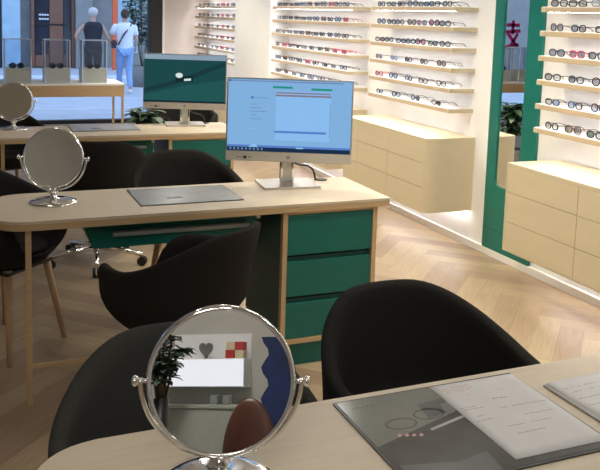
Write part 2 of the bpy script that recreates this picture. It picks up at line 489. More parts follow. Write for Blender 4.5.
def face_rz(dx, dy):   # rotation that turns local -Y to (dx,dy)
    return math.atan2(dx, -dy)
wood = make_chair('wood', M['fabric']); swiv = make_chair('swivel', M['fabric_warm'])
wood_g = make_chair('wood', M['fabric_lit'])
used = set()
def put_chair(src, x, y, d, label, group):
    o = src if src.name not in used else copy_tree(src)
    used.add(src.name)
    o.location = (x, y, 0); o.rotation_euler = (0, 0, face_rz(*d))
    tag(o, label, 'chair', group); return o
G1, G2 = 'black tub chairs with wooden legs', 'black swivel tub chairs'
put_chair(wood, 1.13, 1.70, (.04, -1), 'black felt tub chair in front of the green drawers, beside the paper-covered desk', G1)
put_chair(wood_g, .45, 1.58, (-.05, -1), 'black tub chair toned lighter for light from above, directly behind the nearest round mirror', G1)
put_chair(swiv, .735, 2.90, (-.62, .78), 'black tub chair turned sideways, tucked under the blue-screen desk', G2)
put_chair(wood, .17, 3.88, (.7, -.7), 'black tub chair with pale wooden legs, cut by the left edge of the picture', G1)
put_chair(wood, 1.10, 4.06, (.05, -1), 'black tub chair behind the blue-screen desk, just left of its monitor', G1)
put_chair(swiv, .76, 5.02, (.15, 1), 'black swivel tub chair with chrome base, right of the middle desk mirror', G2)
put_chair(wood, 1.84, 7.05, (.1, -1), 'black tub chair on the floor behind the green-screen monitor', G1)
put_chair(wood, .30, 6.33, (.4, -1), 'black tub chair behind the farthest round mirror', G1)

# ------------------------------------------------------------------ table mirrors
def make_mirror():
    r = empty('table_mirror')
    MB().lathe([(0, 0), (.098, 0), (.100, .004), (.096, .008), (.07, .013), (.03, .017), (.016, .022), (.013, .03), (0, .03)], seg=48).build('base', M['chrome'], r)
    MB().lathe([(0, .028), (.010, .028), (.010, .034), (.018, .040), (.018, .046), (.010, .052), (.009, .056), (.013, .060), (0, .062)], seg=24).build('stem', M['chrome'], r)
    zc = .192
    pts = [(.138 * sin(a), 0, zc - .138 * cos(a)) for a in [-pi / 2 - .03 + (pi + .06) * k / 40 for k in range(41)]]
    yk = MB().tube(pts, .0045).build('yoke', M['chrome'], r)
    for sx in (-1, 1):
        k = MB(); mt = Matrix.Translation((sx * .127, 0, zc)) @ Matrix.Rotation(sx * pi / 2, 4, 'Y')
        k.lathe([(0, -.002), (.004, -.002), (.004, .013), (.008, .016), (.010, .020), (.008, .025), (0, .027)], seg=16, mat=mt)
        k.build('knob', M['chrome'], yk)
    h = empty('mirror_head', (0, 0, zc)); h.parent = r
    mt = Matrix.Rotation(pi / 2, 4, 'X')
    MB().lathe([(0, -.009), (.118, -.009), (.126, -.006), (.129, 0), (.126, .006), (.121, .0075), (.1195, .006), (.1195, .004), (0, .004)], seg=72, mat=mt).build('rim', M['chrome'], h)
    MB().lathe([(0, .0052), (.1193, .0052), (.1193, .0045), (0, .0045)], seg=72, mat=mt).flat().build('mirror_glass', M['mirror'], h)
    return r
tm = make_mirror()
def put_mirror(o, x, y, z, az, tilt):
    o.location = (x, y, z); o.rotation_euler = (0, 0, -radians(az))
    h = [c for c in kids(o) if c.name.startswith('mirror_head')][0]
    h.rotation_euler = (-radians(tilt), 0, 0)
tag(tm, 'round chrome table mirror reflecting a leafy plant, on the nearest desk', 'mirror', 'round chrome table mirrors')
put_mirror(tm, .402, 1.266, .7602, 19, 13)
t2 = copy_tree(tm); put_mirror(t2, .348, 3.50, .7602, 22, 10)
relabel(t2, 'round chrome table mirror reflecting plain grey, on the blue-screen desk')
t3 = copy_tree(tm); put_mirror(t3, .312, 5.74, .7602, 14, 12)
relabel(t3, 'round chrome table mirror on the green-screen desk, by the left picture edge')

# ------------------------------------------------------------------ monitors
def make_monitor(kind):
    r = empty('computer_monitor')
    MB().prism(rounded(-.14, .14, -.10, .11, (.006,) * 4), 0, .012, bev=.003).build('stand_base', M['steel'], r)
    nk = MB(); nk.box(-.034, -.022, .015, .033, .012, .30, .002); nk.box(.022, .034, .015, .033, .012, .30, .002)
    nk.build('stand_neck', M['chrome'], r)
    pl_ = MB().box(-.022, .022, .020, .028, .012, .30).build('neck_plate', M['steel'], r)
    h = empty('display', (0, 0, .325)); h.parent = r
    w, z0, z1 = .302, -.205, .195
    MB().box(-w, w, -.038, -.006, z0, z1, .003).build('housing', M['silver_plastic'], h)
    MB().box(-.19, .19, -.006, .022, -.13, .13, .01).build('rear_cover', M['silver_plastic'], h)
    MB().box(-w, w, -.0395, -.037, -.158, z1, .0008).build('bezel', M['bezel'], h)
    MB().box(-w + .002, w - .002, -.0400, -.037, z0 + .004, -.160, .0008).build('chin', M['silver_plastic'], h)
    sx0, sx1, sz0, sz1 = -w + .007, w - .007, -.156, z1 - .007
    s = MB()
    def q(u0, u1, v0, v1, m, lay):
        x0 = sx0 + (sx1 - sx0) * u0; x1 = sx0 + (sx1 - sx0) * u1
        a = sz1 - (sz1 - sz0) * v0; b_ = sz1 - (sz1 - sz0) * v1
        y = -.0400 - lay * .00025
        s.quad([(x0, y, b_), (x1, y, b_), (x1, y, a), (x0, y, a)], M[m])
    def poly(pts, m, lay):
        y = -.0400 - lay * .00025
        s.quad([(sx0 + (sx1 - sx0) * u, y, sz1 - (sz1 - sz0) * v) for u, v in pts][::-1], M[m])
    if kind == 'blue':
        q(0, 1, 0, 1, 'scr_blue', 0)
        q(0.02, .93, .015, .03, 'scr_line', 1); q(.005, .02, .01, .035, 'scr_dark', 2)
        q(.36, .52, .085, .115, 'scr_green', 1); q(.67, .84, .10, .13, 'scr_green', 1)
        q(.39, .835, .15, .84, 'scr_blue2', 1)
        q(.39, .83, .165, .185, 'scr_brown', 2); q(.385, .835, .20, .225, 'scr_brown', 2)
        q(.38, .80, .705, .735, 'scr_bar', 2); q(.828, .832, .30, .80, 'scr_line', 2)
        q(.185, .21, .235, .27, 'scr_bar', 1); q(.22, .33, .25, .258, 'scr_line', 1)
        for i, v in enumerate((.34, .39, .44, .49, .545)): q(.185, .185 + .05 + .04 * (i % 3), v, v + .008, 'scr_line', 1)
        q(.185, .25, .68, .69, 'scr_blue2', 1)
        q(0, 1, .915, 1, 'scr_dark', 1); q(0, 1, .915, .945, 'scr_bar', 2)
        for i in range(9): q(.02 + i * .032, .035 + i * .032, .955, .985, 'scr_line', 3)
        poly([(.17, .945), (.21, .90), (.235, .90), (.25, .945)], 'scr_blue2', 4)
        q(.56, .62, .93, .95, 'scr_blue2', 4)
    else:
        q(0, 1, 0, 1, 'scr_teal', 0)
        q(0, 1, 0, .10, 'scr_top', 1)
        poly([(0, .80), (0, .72), (.5, .46), (.74, .28), (1, .12), (1, .20), (.78, .36), (.52, .55), (.2, .72)], 'scr_teal_dark', 1)
        poly([(0, 1), (0, .86), (.5, .64), (1, .50), (1, 1)], 'scr_teal2', 1)
        q(0, 1, .965, 1, 'scr_black', 2)
        q(.39, .60, .44, .56, 'scr_black', 2)
        n = 20
        poly([(.43 + .045 * cos(2 * pi * i / n), .43 + .055 * sin(2 * pi * i / n)) for i in range(n)], 'scr_white', 3)
        poly([(.49, .50), (.575, .485), (.575, .535), (.49, .545)], 'scr_white', 3)
    s.build('screen', None, h)
    # round maker's mark and stickers on the chin
    k = MB(); n = 20
    k.prism([(.009 * cos(2 * pi * i / n), .009 * sin(2 * pi * i / n)) for i in range(n)], 0, .0006)
    k.build('chin_logo', M['tray_grey'], h, loc=(0, -.0400, -.182), rot=(pi / 2, 0, 0))
    st = MB(); st.box(-.215, -.20, -.0406, -.0400, -.194, -.180); st.build('round_sticker', M['black'], h)
    st = MB(); st.box(-.25, -.222, -.0404, -.0400, -.190, -.184); st.box(-.196, -.178, -.0404, -.0400, -.190, -.183); st.build('sticker_text', M['tray_grey'], h)
    return r
def put_monitor(o, x, y, rz, swivel, tilt):
    o.location = (x, y, .7602); o.rotation_euler = (0, 0, rz)
    h = [c for c in kids(o) if c.name.startswith('display')][0]
    h.rotation_euler = (radians(tilt), 0, swivel)
mb_ = make_monitor('blue'); tag(mb_, 'silver computer monitor showing a pale blue form, on the middle desk', 'monitor', 'silver desk monitors')
put_monitor(mb_, 1.452, 3.575, -radians(6), -radians(19), -2)
mg_ = make_monitor('green'); tag(mg_, 'silver computer monitor showing a dark green desktop, on the farther desk', 'monitor', 'silver desk monitors')
put_monitor(mg_, 1.50, 5.73, -radians(8), -radians(15), -2)
def cable(par, pts):
    # smooth path in the monitor's own space
    P = [Vector(p) for p in pts]; out = []
    for i in range(len(P) - 1):
        p0, p1, p2, p3 = P[max(i - 1, 0)], P[i], P[i + 1], P[min(i + 2, len(P) - 1)]
        for k in range(6):
            t = k / 6
            out.append(.5 * ((2 * p1) + (p2 - p0) * t + (2 * p0 - 5 * p1 + 4 * p2 - p3) * t * t + (3 * p1 - p0 - 3 * p2 + p3) * t ** 3))
    out.append(P[-1])
    return MB().tube(out, .0048, seg=8).build('power_cable', M['black'], par)
cable(mb_, [(.03, .05, .19), (.035, .07, .14), (.05, .09, .10), (.09, .10, .08), (.13, .10, .075), (.155, .09, .055), (.166, .085, .02), (.168, .085, .003)])
cable(mg_, [(.03, .05, .13), (.05, .06, .09), (.09, .06, .075), (.13, .06, .065), (.150, .06, .035), (.154, .06, .003)])

# ------------------------------------------------------------------ desk mats and papers
def skew(o, x, y, z, rz): o.location = (x, y, z); o.rotation_euler = (0, 0, rz)
def make_mat(w, d, kind):
    r = empty('desk_mat')
    MB().prism(rounded(-w / 2, w / 2, -d / 2, d / 2, (.004,) * 4), 0, .003).build('rim', M['pad_dark'], r)
    s = MB(); e = .006
    if kind == 'dark':
        s.prism([(-w / 2 + e, -d / 2 + e), (w / 2 - e, -d / 2 + e), (w / 2 - e, d / 2 - e), (-w / 2 + e, d / 2 - e)], .003, .0036, M['pad_grey'])
        def rect(x0, x1, y0, y1, m): s.prism([(x0, y0), (x1, y0), (x1, y1), (x0, y1)], .0036, .0038, m)
        s.prism([(-w / 2 + e, -.02), (.02, .06), (.06, d / 2 - e), (-w / 2 + e, d / 2 - e)], .0036, .0038, M['pad_pale'])
        s.prism([(-.07, .045), (-.02, .055), (-.015, .09), (.02, .10), (.015, .115), (-.06, .105)], .0038, .0040, M['pad_dark'])
        s.prism([(-.09, .0), (.02, .03), (.02, .038), (-.09, .008)], .0038, .0040, M['pad_sheet'])
        def arc(cx, cy, rx, ry, m):
            P = [(cx + rx * cos(2 * pi * k / 24), cy + ry * sin(2 * pi * k / 24)) for k in range(24)]; Q = [(cx + (rx - .005) * cos(2 * pi * k / 24), cy + (ry - .004) * sin(2 * pi * k / 24)) for k in range(24)]
            for k in range(24): s.prism([P[k], P[(k + 1) % 24], Q[(k + 1) % 24], Q[k]], .0038, .0040, m)
        arc(-.135, .045, .036, .022, M['pad_dark']); arc(-.060, .062, .036, .022, M['pad_dark'])
        s.prism([(-.215, -.165), (-.04, -.165), (-.03, -.10), (-.10, -.115), (-.215, -.09)], .0038, .0040, M['pad_dark'])
        for k in range(4): s.prism([(-.165 + k * .014, .0 - .004 * k), (-.157 + k * .014, .002 - .004 * k), (-.157 + k * .014, .010 - .004 * k), (-.165 + k * .014, .008 - .004 * k)], .0038, .0040, M['red_ink'])
        for i in range(5):
            x = -w / 2 + .025 + i * .011
            s.prism([(x, d / 2 - .045 + .004 * (i % 2)), (x + .009, d / 2 - .038), (x + .009, d / 2 - .035), (x, d / 2 - .042 + .004 * (i % 2))], .0038, .0040, M['pad_dark'])
    else:
        s.prism([(-w / 2 + e, -d / 2 + e), (w / 2 - e, -d / 2 + e), (w / 2 - e, d / 2 - e), (-w / 2 + e, d / 2 - e)], .003, .0036, M['pad_sheen'])
        s.prism([(.08, -.10), (.21, -.08), (.20, .03), (.07, .02)], .0036, .0038, M['pad_sheet'])
        s.prism([(-.09, -.07), (-.02, -.065), (-.03, -.03), (-.09, -.04)], .0036, .0038, M['pad_grey'])
    s.build('printed_sheet', None, r)
    return r
mat1 = make_mat(.46, .345, 'dark'); skew(mat1, .945, 1.298, .7602, 0)
tag(mat1, 'glossy dark desk mat lying half under the printed sheet', 'desk mat', 'glossy desk mats')
mat2 = make_mat(.46, .325, 'pale'); skew(mat2, .915, 3.490, .7602, 0)
tag(mat2, 'glossy grey desk mat left of the blue-screen monitor', 'desk mat', 'glossy desk mats')
mat3 = copy_tree(mat2); skew(mat3, .905, 5.695, .7602, 0)
relabel(mat3, 'glossy grey desk mat left of the green-screen monitor')

def sheet_pts(w, d, curl=0):
    return w, d
def make_sheet(w, d, lines, head):
    s = MB(); n = 10
    b = bmesh.new()
    g = [[b.verts.new((-w / 2 + w * i / n, -d / 2 + d * j / n, .0012 * sin(pi * i / n) * sin(pi * j / n) + .0004)) for j in range(n + 1)] for i in range(n + 1)]
    g2 = [[b.verts.new((v.co.x, v.co.y, v.co.z - .0004)) for v in row] for row in g]
    for i in range(n):
        for j in range(n):
            b.faces.new((g[i][j], g[i + 1][j], g[i + 1][j + 1], g[i][j + 1])).smooth = True
            b.faces.new((g2[i][j], g2[i][j + 1], g2[i + 1][j + 1], g2[i + 1][j])).smooth = True
    for i in range(n):
        for a, c in (((i, 0), (i + 1, 0)), ((i + 1, n), (i, n))): b.faces.new((g2[a[0]][a[1]], g2[c[0]][c[1]], g[c[0]][c[1]], g[a[0]][a[1]]))
        for a, c in (((0, i + 1), (0, i)), ((n, i), (n, i + 1))): b.faces.new((g2[a[0]][a[1]], g2[c[0]][c[1]], g[c[0]][c[1]], g[a[0]][a[1]]))
    s.add(b)
    o = s.build('paper_sheet', M['paper'])
    def zz(x, y): return .0006 + .0012 * sin(pi * (x / w + .5)) * sin(pi * (y / d + .5))
    def dash(t, x0, x1, y, hgt, m):
        t.quad([(x0, y, zz(x0, y)), (x1, y, zz(x1, y)), (x1, y + hgt, zz(x1, y + hgt)), (x0, y + hgt, zz(x0, y + hgt))], m)
    rnd = random.Random(3)
    for (y, x0, x1, dens, hgt, m) in lines:
        x = x0; t = MB()
        while x < x1:
            l = rnd.uniform(.004, .012)
            if rnd.random() < dens: dash(t, x, min(x + l, x1), y + rnd.uniform(-.0008, .0008), hgt, M[m])
            x += l + .002
        t.build('text_line', None, o)
    return o
lines = [(.135, -.10, -.02, .9, .003, 'red_ink'), (.125, -.10, .01, .9, .0025, 'red_ink'), (.117, -.09, -.03, .8, .002, 'red_ink'),
         (.095, -.05, .10, .25, .0015, 'ink'), (.06, -.02, .03, .9, .003, 'ink'), (.045, -.10, -.06, .8, .002, 'ink'), (.036, -.10, -.05, .8, .002, 'ink'), (.02, -.02, .10, .85, .002, 'ink'),
         (.005, -.10, -.07, .8, .002, 'ink'), (-.012, -.10, -.06, .8, .002, 'ink'), (-.02, -.01, .09, .85, .002, 'ink'), (-.05, -.05, .06, .7, .002, 'ink'), (-.08, -.05, .02, .85, .002, 'ink')]
p1 = make_sheet(.222, .312, lines, True); skew(p1, 1.06, 1.307, .7645, -radians(.5))
tag(p1, 'white sheet with red heading and grey text lines, lying on the dark desk mat', 'paper')
p2 = make_sheet(.21, .297, [(.11, -.09, .05, .8, .002, 'ink'), (.09, -.09, .08, .8, .002, 'ink'), (.06, -.09, .0, .8, .002, 'ink'), (.03, -.09, .06, .7, .002, 'ink')], False)
skew(p2, 1.325, 1.246, .7658, radians(2)); tag(p2, 'topmost white sheet of the paper pile by the right picture edge', 'paper')
for i in range(3):
    q_ = make_sheet(.21, .297, [], False)
    skew(q_, 1.322 - .004 * i, 1.250 - .003 * i, .7604 + .0016 * i, radians(3.5 - 1.2 * i))
    tag(q_, 'white sheet %s the paper pile by the right picture edge' % ('at the bottom of', 'second from the bottom of', 'just under the top one of')[i], 'paper', 'sheets in the paper pile')

# ------------------------------------------------------------------ wall units: shelves, cabinets, mirror
ORD = ['top', 'second', 'third', 'fourth', 'fifth', 'lowest']
NTH = ['first', 'second', 'third', 'fourth', 'fifth', 'sixth', 'seventh', 'eighth', 'ninth', 'tenth', 'eleventh', 'twelfth']
ROWS = [1.646, 1.508, 1.365, 1.225, 1.084, .943]
TH = .031
UNITS = [  # key, y far, y near, phrase, glasses count per row
    ('C', 3.81, 2.45, 'right of the green wall mirror', [8, 7, 8, 7, 7, 7]),
    ('B', 5.92, 4.712, 'directly left of the green wall mirror', [7, 7, 7, 5, 5, 4]),
    ('A', 8.215, 6.315, 'in the wall unit behind the blue-screen monitor', [11, 11, 11, 10, 9, 8]),
    ('E', 11.36, 9.50, 'in the farthest wall unit, by the beige wall', [8, 8, 8, 8, 8, 8]),
]
def make_shelf(ya, yb, z, far_end=True):
    r = empty('wall_shelf', (W, yb, z))
    L = ya - yb; d = .20
    MB().box(-d, -.0005, .028, L - (.03 if far_end else 0), 0, TH - .003, .0015).build('board', M['shelf'], r)
    MB().box(-d + .002, -.0005, 0.002, L - .002, TH - .003, TH, .0004).build('lit_top', M['shelf_top'], r)  # thin sheet carrying the painted-in light on the board
    MB().box(-d, -.0005, 0, .028, 0, TH - .003, .0012).build('end_cap', M['shelf_end'], r)
    if far_end: MB().box(-d, -.0005, L - .03, L, 0, TH - .003, .0012).build('end_cap', M['shelf_end'], r)
    MB().box(-d + .028, -d + .040, .03, L - .03, -.0004, 0).build('led_strip', M['led'], r)
    return r
for key, ya, yb, ph, cnt in UNITS:
    for i, z in enumerate([1.787] + ROWS):  # first row is out of view, included for its strip's light
        s = make_shelf(ya, yb, z, key == 'C')
        nm = 'unseen bare oak shelf above the eyeglasses' if i == 0 else '%s oak shelf of eyeglasses' % (ORD[i - 1] if ORD[i - 1] != 'top' else 'topmost')
        tag(s, '%s %s' % (nm, ph), 'shelf', 'oak display shelves')

# eyeglasses prototypes (front faces -X, arms run to +X; origin at the lowest point of the front)
def make_glasses(col, shape):
    rw, rh, ex = shape
    g = MB()
    def rimpts(cy):
        out = []
        for k in range(18):
            a = 2 * pi * k / 18
            c, s_ = cos(a), sin(a)
            out.append((0, cy + rw * math.copysign(abs(c) ** ex, c), rh + .002 + rh * math.copysign(abs(s_) ** ex, s_)))
        return out
    for sy in (-1, 1): g.tube(rimpts(sy * .034), .0036, seg=6, closed=True)
    g.tube([(0, -.034 + rw, rh * 1.3), (-.002, 0, rh * 1.5), (0, .034 - rw, rh * 1.3)], .0036, seg=6)
    o = g.build('eyeglasses', M[col])
    for sy in (-1, 1):
        y = sy * (.034 + rw)
        MB().tube([(0, y, rh * 1.55), (.008, y + sy * .003, rh * 1.6), (.10, y + sy * .002, rh * 1.5), (.125, y - sy * .002, rh * 1.1), (.142, y - sy * .005, .004)], .0023, seg=6).build('temple', M[col], o)
        b = bmesh.new()
        pts = rimpts(sy * .034)
        b.faces.new([b.verts.new((-.0006, p[1], p[2])) for p in pts]); f2 = b.faces.new([b.verts.new((.0006, p[1], p[2])) for p in pts][::-1])
        l = MB(); l.add(b); l.build('lens', M['lens'], o)
    return o
KINDS = [('fr_black', (.026, .018, .75), 'black'), ('fr_black', (.025, .021, .9), 'round black'), ('fr_navy', (.026, .019, .7), 'dark blue'),
         ('fr_brown', (.026, .020, .75), 'tortoiseshell'), ('fr_grey', (.025, .018, .7), 'grey metal'), ('fr_red', (.026, .019, .75), 'red'), ('fr_black', (.027, .016, .65), 'narrow black')]
protos = [make_glasses(c, s) for c, s, _ in KINDS]
proto_used = [False] * len(protos)
seqs = {'C': [0, 6, 4, 0, 0, 1, 2, 0, 3, 0, 6, 0, 1, 5, 0, 2, 5, 0, 3, 0], 'B': [0, 6, 0, 1, 6, 0, 0, 2, 0, 0, 3, 4, 1, 0, 6], 'A': [0, 3, 6, 0, 2, 3, 0, 1, 5, 0, 6, 4, 0], 'E': [0, 3, 0, 4, 6, 5, 0, 2]}
gr = random.Random(5)
kids_of = {id(p): kids(p) for p in protos}
for key, ya, yb, ph, cnt in UNITS:
    t = 0
    for i, z in enumerate(ROWS):
        n = cnt[i]; L = ya - yb
        step = (L - .16) / (n - .4)
        for j in range(n):
            y = ya - .10 - step * (j + .08) + gr.uniform(-.012, .012)
            ki = seqs[key][t % len(seqs[key])]; t += 1
            if key == 'A' and i == 3 and j in (8, 9): ki = 5
            if key == 'B' and i == 4 and j == 0: ki = 5
            if key == 'B' and i == 3: ki = 4 if j < 2 else ki
            p = protos[ki]
            if not proto_used[ki]: o = p; proto_used[ki] = True
            else:
                o = p.copy(); COL.objects.link(o)
                for ch in kids_of[id(p)]:
                    c = ch.copy(); c.parent = o; COL.objects.link(c)
            o.location = (W - .168 + gr.uniform(-.006, .006), y, z + TH + .0005); o.rotation_euler = (0, 0, gr.uniform(-.14, .14))
            short = {'C': 'right of the green wall mirror', 'B': 'left of the green wall mirror', 'A': 'behind the blue-screen monitor', 'E': 'by the beige wall'}[key]
            tag(o, '%s eyeglasses, %s from left on %s shelf %s' % (KINDS[ki][2], NTH[j], ORD[i], short), 'eyeglasses', 'eyeglasses on the shelves ' + short)

def make_unit(ya, yb, cols, label, rounded_near):
    """wall-hung drawer unit, front at x 2.91; cols = list of (y near, y far)"""
    r = empty('drawer_unit', (W, yb, .255)); xf = 2.91 - W; L = ya - yb; H = .52
    s = MB()
    if rounded_near:
        n = 8; pts = [(xf + .10 * (1 - sin(k / n * pi / 2)), .032 * (1 - cos(k / n * pi / 2))) for k in range(n + 1)][::-1]
        out = [(-.0005, 0)] + pts[::1]
        out = [(-.0005, 0)] + [(xf + .10 - .10 * sin(k / n * pi / 2), .04 - .04 * cos(k / n * pi / 2)) for k in range(n + 1)] + [(xf, L), (-.0005, L)]
    else: out = [(-.0005, 0), (xf, 0), (xf, L), (-.0005, L)]
    inner = [(max(x, xf + .02), y) if y > .041 else (x, y) for x, y in out]
    s.prism(out[::-1], H - .02, H); s.prism(out[::-1], 0, .006)
    s.build('top', M['unit'], r)
    c = MB()
    # carcass sits behind the fronts
    oc = [(-.0005, 0)] + ([(xf + .10 - .10 * sin(k / 8 * pi / 2), .04 - .04 * cos(k / 8 * pi / 2)) for k in range(9)] if rounded_near else [(xf, 0), (xf, .012)])
    oc = oc + [(xf + .02, oc[-1][1]), (xf + .02, L - .012), (xf, L - .012), (xf, L), (-.0005, L)]
    c.prism(oc[::-1], .006, H - .02)
    c.build('carcass', M['unit'], r)
    b = MB(); b.box(xf + .0150, xf + .0199, .05, L - .014, .008, H - .021); b.build('gap_backing', M['gap'], r)
    for y0, y1 in cols:
        for z0, z1 in ((.008, .1735), (.1765, .3455), (.3485, .4985)):
            MB().box(xf, xf + .0149, y0 - yb, y1 - yb, z0, z1, .001).build('drawer_front', M['unit'], r)
    MB().box(-.05, -.03, .03, L - .03, -.004, 0).build('led_strip', M['led_under'], r)
    return tag(r, label, 'drawer unit', 'wall-hung drawer units')
make_unit(5.95, 4.664, [(4.706, 5.206), (5.209, 5.709), (5.712, 5.936)], 'pale oak wall-hung drawer unit with rounded corner, left of the green wall mirror', True)
make_unit(3.785, 2.45, [(3.193, 3.771), (2.61, 3.190), (2.464, 2.607)], 'pale oak wall-hung drawer unit right of the green wall mirror', False)
make_unit(8.22, 6.30, [(6.315, 6.93), (6.933, 7.56), (7.563, 8.206)], 'pale oak wall-hung drawer unit behind the blue-screen monitor', False)
u4 = make_unit(10.01, 9.47, [(9.485, 9.99)], 'pale oak wall-hung drawer unit farthest away, showing between the two monitors', False)

gm = empty('wall_mirror', (W, 4.0, .052))
fr = MB(); D = .022
fr.box(-D, -.0005, 0, .142, 0, 2.1); fr.box(-D, -.0005, .392, .49, 0, 2.1); fr.box(-D, -.0005, .142, .392, 0, .437); fr.box(-D, -.0005, .142, .392, 2.0, 2.1)
rr = .05
for sy, cy in ((1, .142), (-1, .392)):
    pts = [(cy, .437), (cy, .437 + rr)] + [(cy + sy * (rr - rr * cos(a)), .437 + rr - rr * sin(a)) for a in [pi / 2 * k / 8 for k in range(9)]]
    b = bmesh.new()
    P0 = [b.verts.new((-D, y, z)) for y, z in pts[:1] + pts[2:]]; P1 = [b.verts.new((-.001, y, z)) for y, z in pts[:1] + pts[2:]]
    b.faces.new(P0); b.faces.new(P1[::-1])
    for i in range(len(P0)): b.faces.new((P0[i], P0[(i + 1) % len(P0)], P1[(i + 1) % len(P0)], P1[i]))
    fr.add(b)
fr.build('frame', M['green_frame'], gm)
MB().box(-.012, -.002, .142, .392, .437, 2.0).build('mirror_glass', M['mirror'], gm)
MB().box(-D - .0008, -D, .0, .49, .138, .142).build('panel_joint', M['green_dark'], gm)
tag(gm, 'tall green-framed wall mirror between the two drawer units', 'mirror')

# ------------------------------------------------------------------ window display
dt = empty('display_table', (0, 8.0, 0))
MB().prism(rounded(-.75, 1.475, -.005, .56, (.004,) * 4), .845, .862, bev=.002).build('top', M['counter_white'], dt)
MB().box(-.748, 1.473, -.003, .558, .735, .845, .002).build('apron', M['oak_edge'], dt)
for x in (-.745, 1.448):
    for y in (0.0, .53): MB().box(x, x + .022, y, y + .022, 0, .735, .001).build('leg', M['oak_edge'], dt)
tag(dt, 'long oak table with white top standing by the shop window', 'table')
def make_case():
    r = empty('display_case')
    MB().box(-.115, .115, -.115, .115, 0, .135, .002).build('plinth', M['plinth'], r)
    g = MB(); t = .004
    g.box(-.118, -.114, -.118, .118, .0, .415); g.box(.114, .118, -.118, .118, .0, .415); g.box(-.114, .114, -.118, -.1155, .0, .415)
    g.box(-.114, .114, .1155, .118, .0, .415); g.box(-.114, .114, -.1155, .1155, .411, .415)
    cv = g.build('acrylic_cover', M['acrylic'], r)
    e = MB()
    for sx in (-1, 1):
        for sy in (-1, 1): e.box(sx * .117 - .004, sx * .117 + .004, sy * .117 - .004, sy * .117 + .004, .0, .417)
    for s_ in (-1, 1):
        e.box(-.117, .117, s_ * .117 - .003, s_ * .117 + .003, .412, .417); e.box(s_ * .117 - .003, s_ * .117 + .003, -.117, .117, .412, .417)
    e.build('cover_edge', M['acrylic_edge_lit'], cv)
    return r
case = make_case()
for i, (x, lab) in enumerate(((.490, 'clear display case with the bluest sunglasses, left of the two others fully in view'), (.852, 'clear display case between the other two cases fully in view'), (1.205, 'clear display case at the right end of the window table'), (.125, 'clear display case cut by the left picture edge'))):
    o = case if i == 0 else copy_tree(case)
    o.location = (x, 8.24, .8625); tag(o, lab, 'display case', 'acrylic display cases')
def make_sun():
    g = MB()
    for sy in (-1, 1):
        g.tube([(sy * .036 + .031 * cos(2 * pi * k / 18), 0, .027 + .024 * sin(2 * pi * k / 18)) for k in range(18)], .0035, seg=6, closed=True)
    g.tube([(-.006, 0, .036), (0, -.002, .038), (.006, 0, .036)], .0035, seg=6)
    o = g.build('sunglasses', M['fr_black'])
    for sy in (-1, 1):
        MB().tube([(sy * .067, 0, .036), (sy * .070, .06, .036), (sy * .068, .10, .030), (sy * .064, .125, .004)], .003, seg=6).build('temple', M['fr_black'], o)
        MB().lathe([(0, .001), (.030, .001), (.030, -.001), (0, -.001)], seg=18, mat=Matrix.Translation((sy * .036, 0, .027)) @ Matrix.Rotation(pi / 2, 4, 'X')).build('lens', M['dark_lens'], o)
    return o
sg = make_sun()
for i, (x, lab) in enumerate(((.48, 'dark sunglasses in the left of the three full display cases'), (.845, 'dark sunglasses in the middle of the three full display cases'), (1.20, 'dark sunglasses in the case at the right table end'))):
    o = sg if i == 0 else copy_tree(sg)
    o.location = (x, 8.16, .9985); tag(o, lab, 'sunglasses', 'sunglasses in the window display')

# ------------------------------------------------------------------ plants
def leaf(mb, base, d, L, w, droop, m=None):
    d = Vector(d).normalized(); side = d.cross(Vector((0, 0, 1)))
    if side.length < .05: side = Vector((1, 0, 0))
    side.normalize(); b = bmesh.new(); rows = []
    for k in range(6):
        t = k / 5; c = Vector(base) + d * L * t + Vector((0, 0, -droop * L * t * t))
        ww = w * sin(pi * min(.97, .08 + .9 * t)) ** .8
        up = side.cross(d) * (.25 * ww)
        rows.append([b.verts.new(c - side * ww + up), b.verts.new(c), b.verts.new(c + side * ww + up)])
    for k in range(5):
        for j in (0, 1): b.faces.new((rows[k][j], rows[k][j + 1], rows[k + 1][j + 1], rows[k + 1][j])).smooth = True
    mb.add(b, m)
def plant(x, y, z, potr, poth, stems, h, nleaf, L, w, seed, label, matk='leaf', spread=.5, potm='pot'):
    rn = random.Random(seed); r = empty('potted_plant', (x, y, z))
    MB().lathe([(0, 0), (potr * .8, 0), (potr, poth), (potr * .9, poth), (potr * .86, poth - .03), (0, poth - .03)], seg=28).build('pot', M[potm], r)
    MB().lathe([(0, poth - .029), (potr * .84, poth - .029), (potr * .84, poth - .022), (0, poth - .02)], seg=24).build('soil', M['soil'], r)
    lf = MB()
    for s_ in range(stems):
        a = 2 * pi * s_ / stems + rn.uniform(-.3, .3)
        P = [Vector((0.02 * cos(a), .02 * sin(a), poth - .03))]
        top = Vector((spread * h * cos(a) * rn.uniform(.3, .9), spread * h * sin(a) * rn.uniform(.3, .9), h * rn.uniform(.75, 1)))
        for k in range(1, 7):
            t = k / 6; P.append(P[0] * (1 - t) + top * t + Vector((0, 0, .08 * h * sin(pi * t))))
        MB().tube(P, [.008 - .005 * k / 6 for k in range(7)], seg=6).build('stem', M['bark'], r)
        for k in range(nleaf):
            t = .25 + .75 * k / nleaf; i = min(5, int(t * 6)); u = t * 6 - i
            p = P[i].lerp(P[min(i + 1, 6)], u); aa = k * 2.4 + a
            leaf(lf, p, (cos(aa), sin(aa), rn.uniform(.1, .7)), L * rn.uniform(.7, 1.1), w * rn.uniform(.8, 1.1), rn.uniform(.2, .6))
    lf.build('foliage', M[matk], r)
    return tag(r, label, 'plant')
plant(1.40, 6.70, 0, .13, .30, 8, .90, 16, .16, .036, 4, 'dark green potted plant on the floor behind the green-screen monitor', 'leaf', .16)
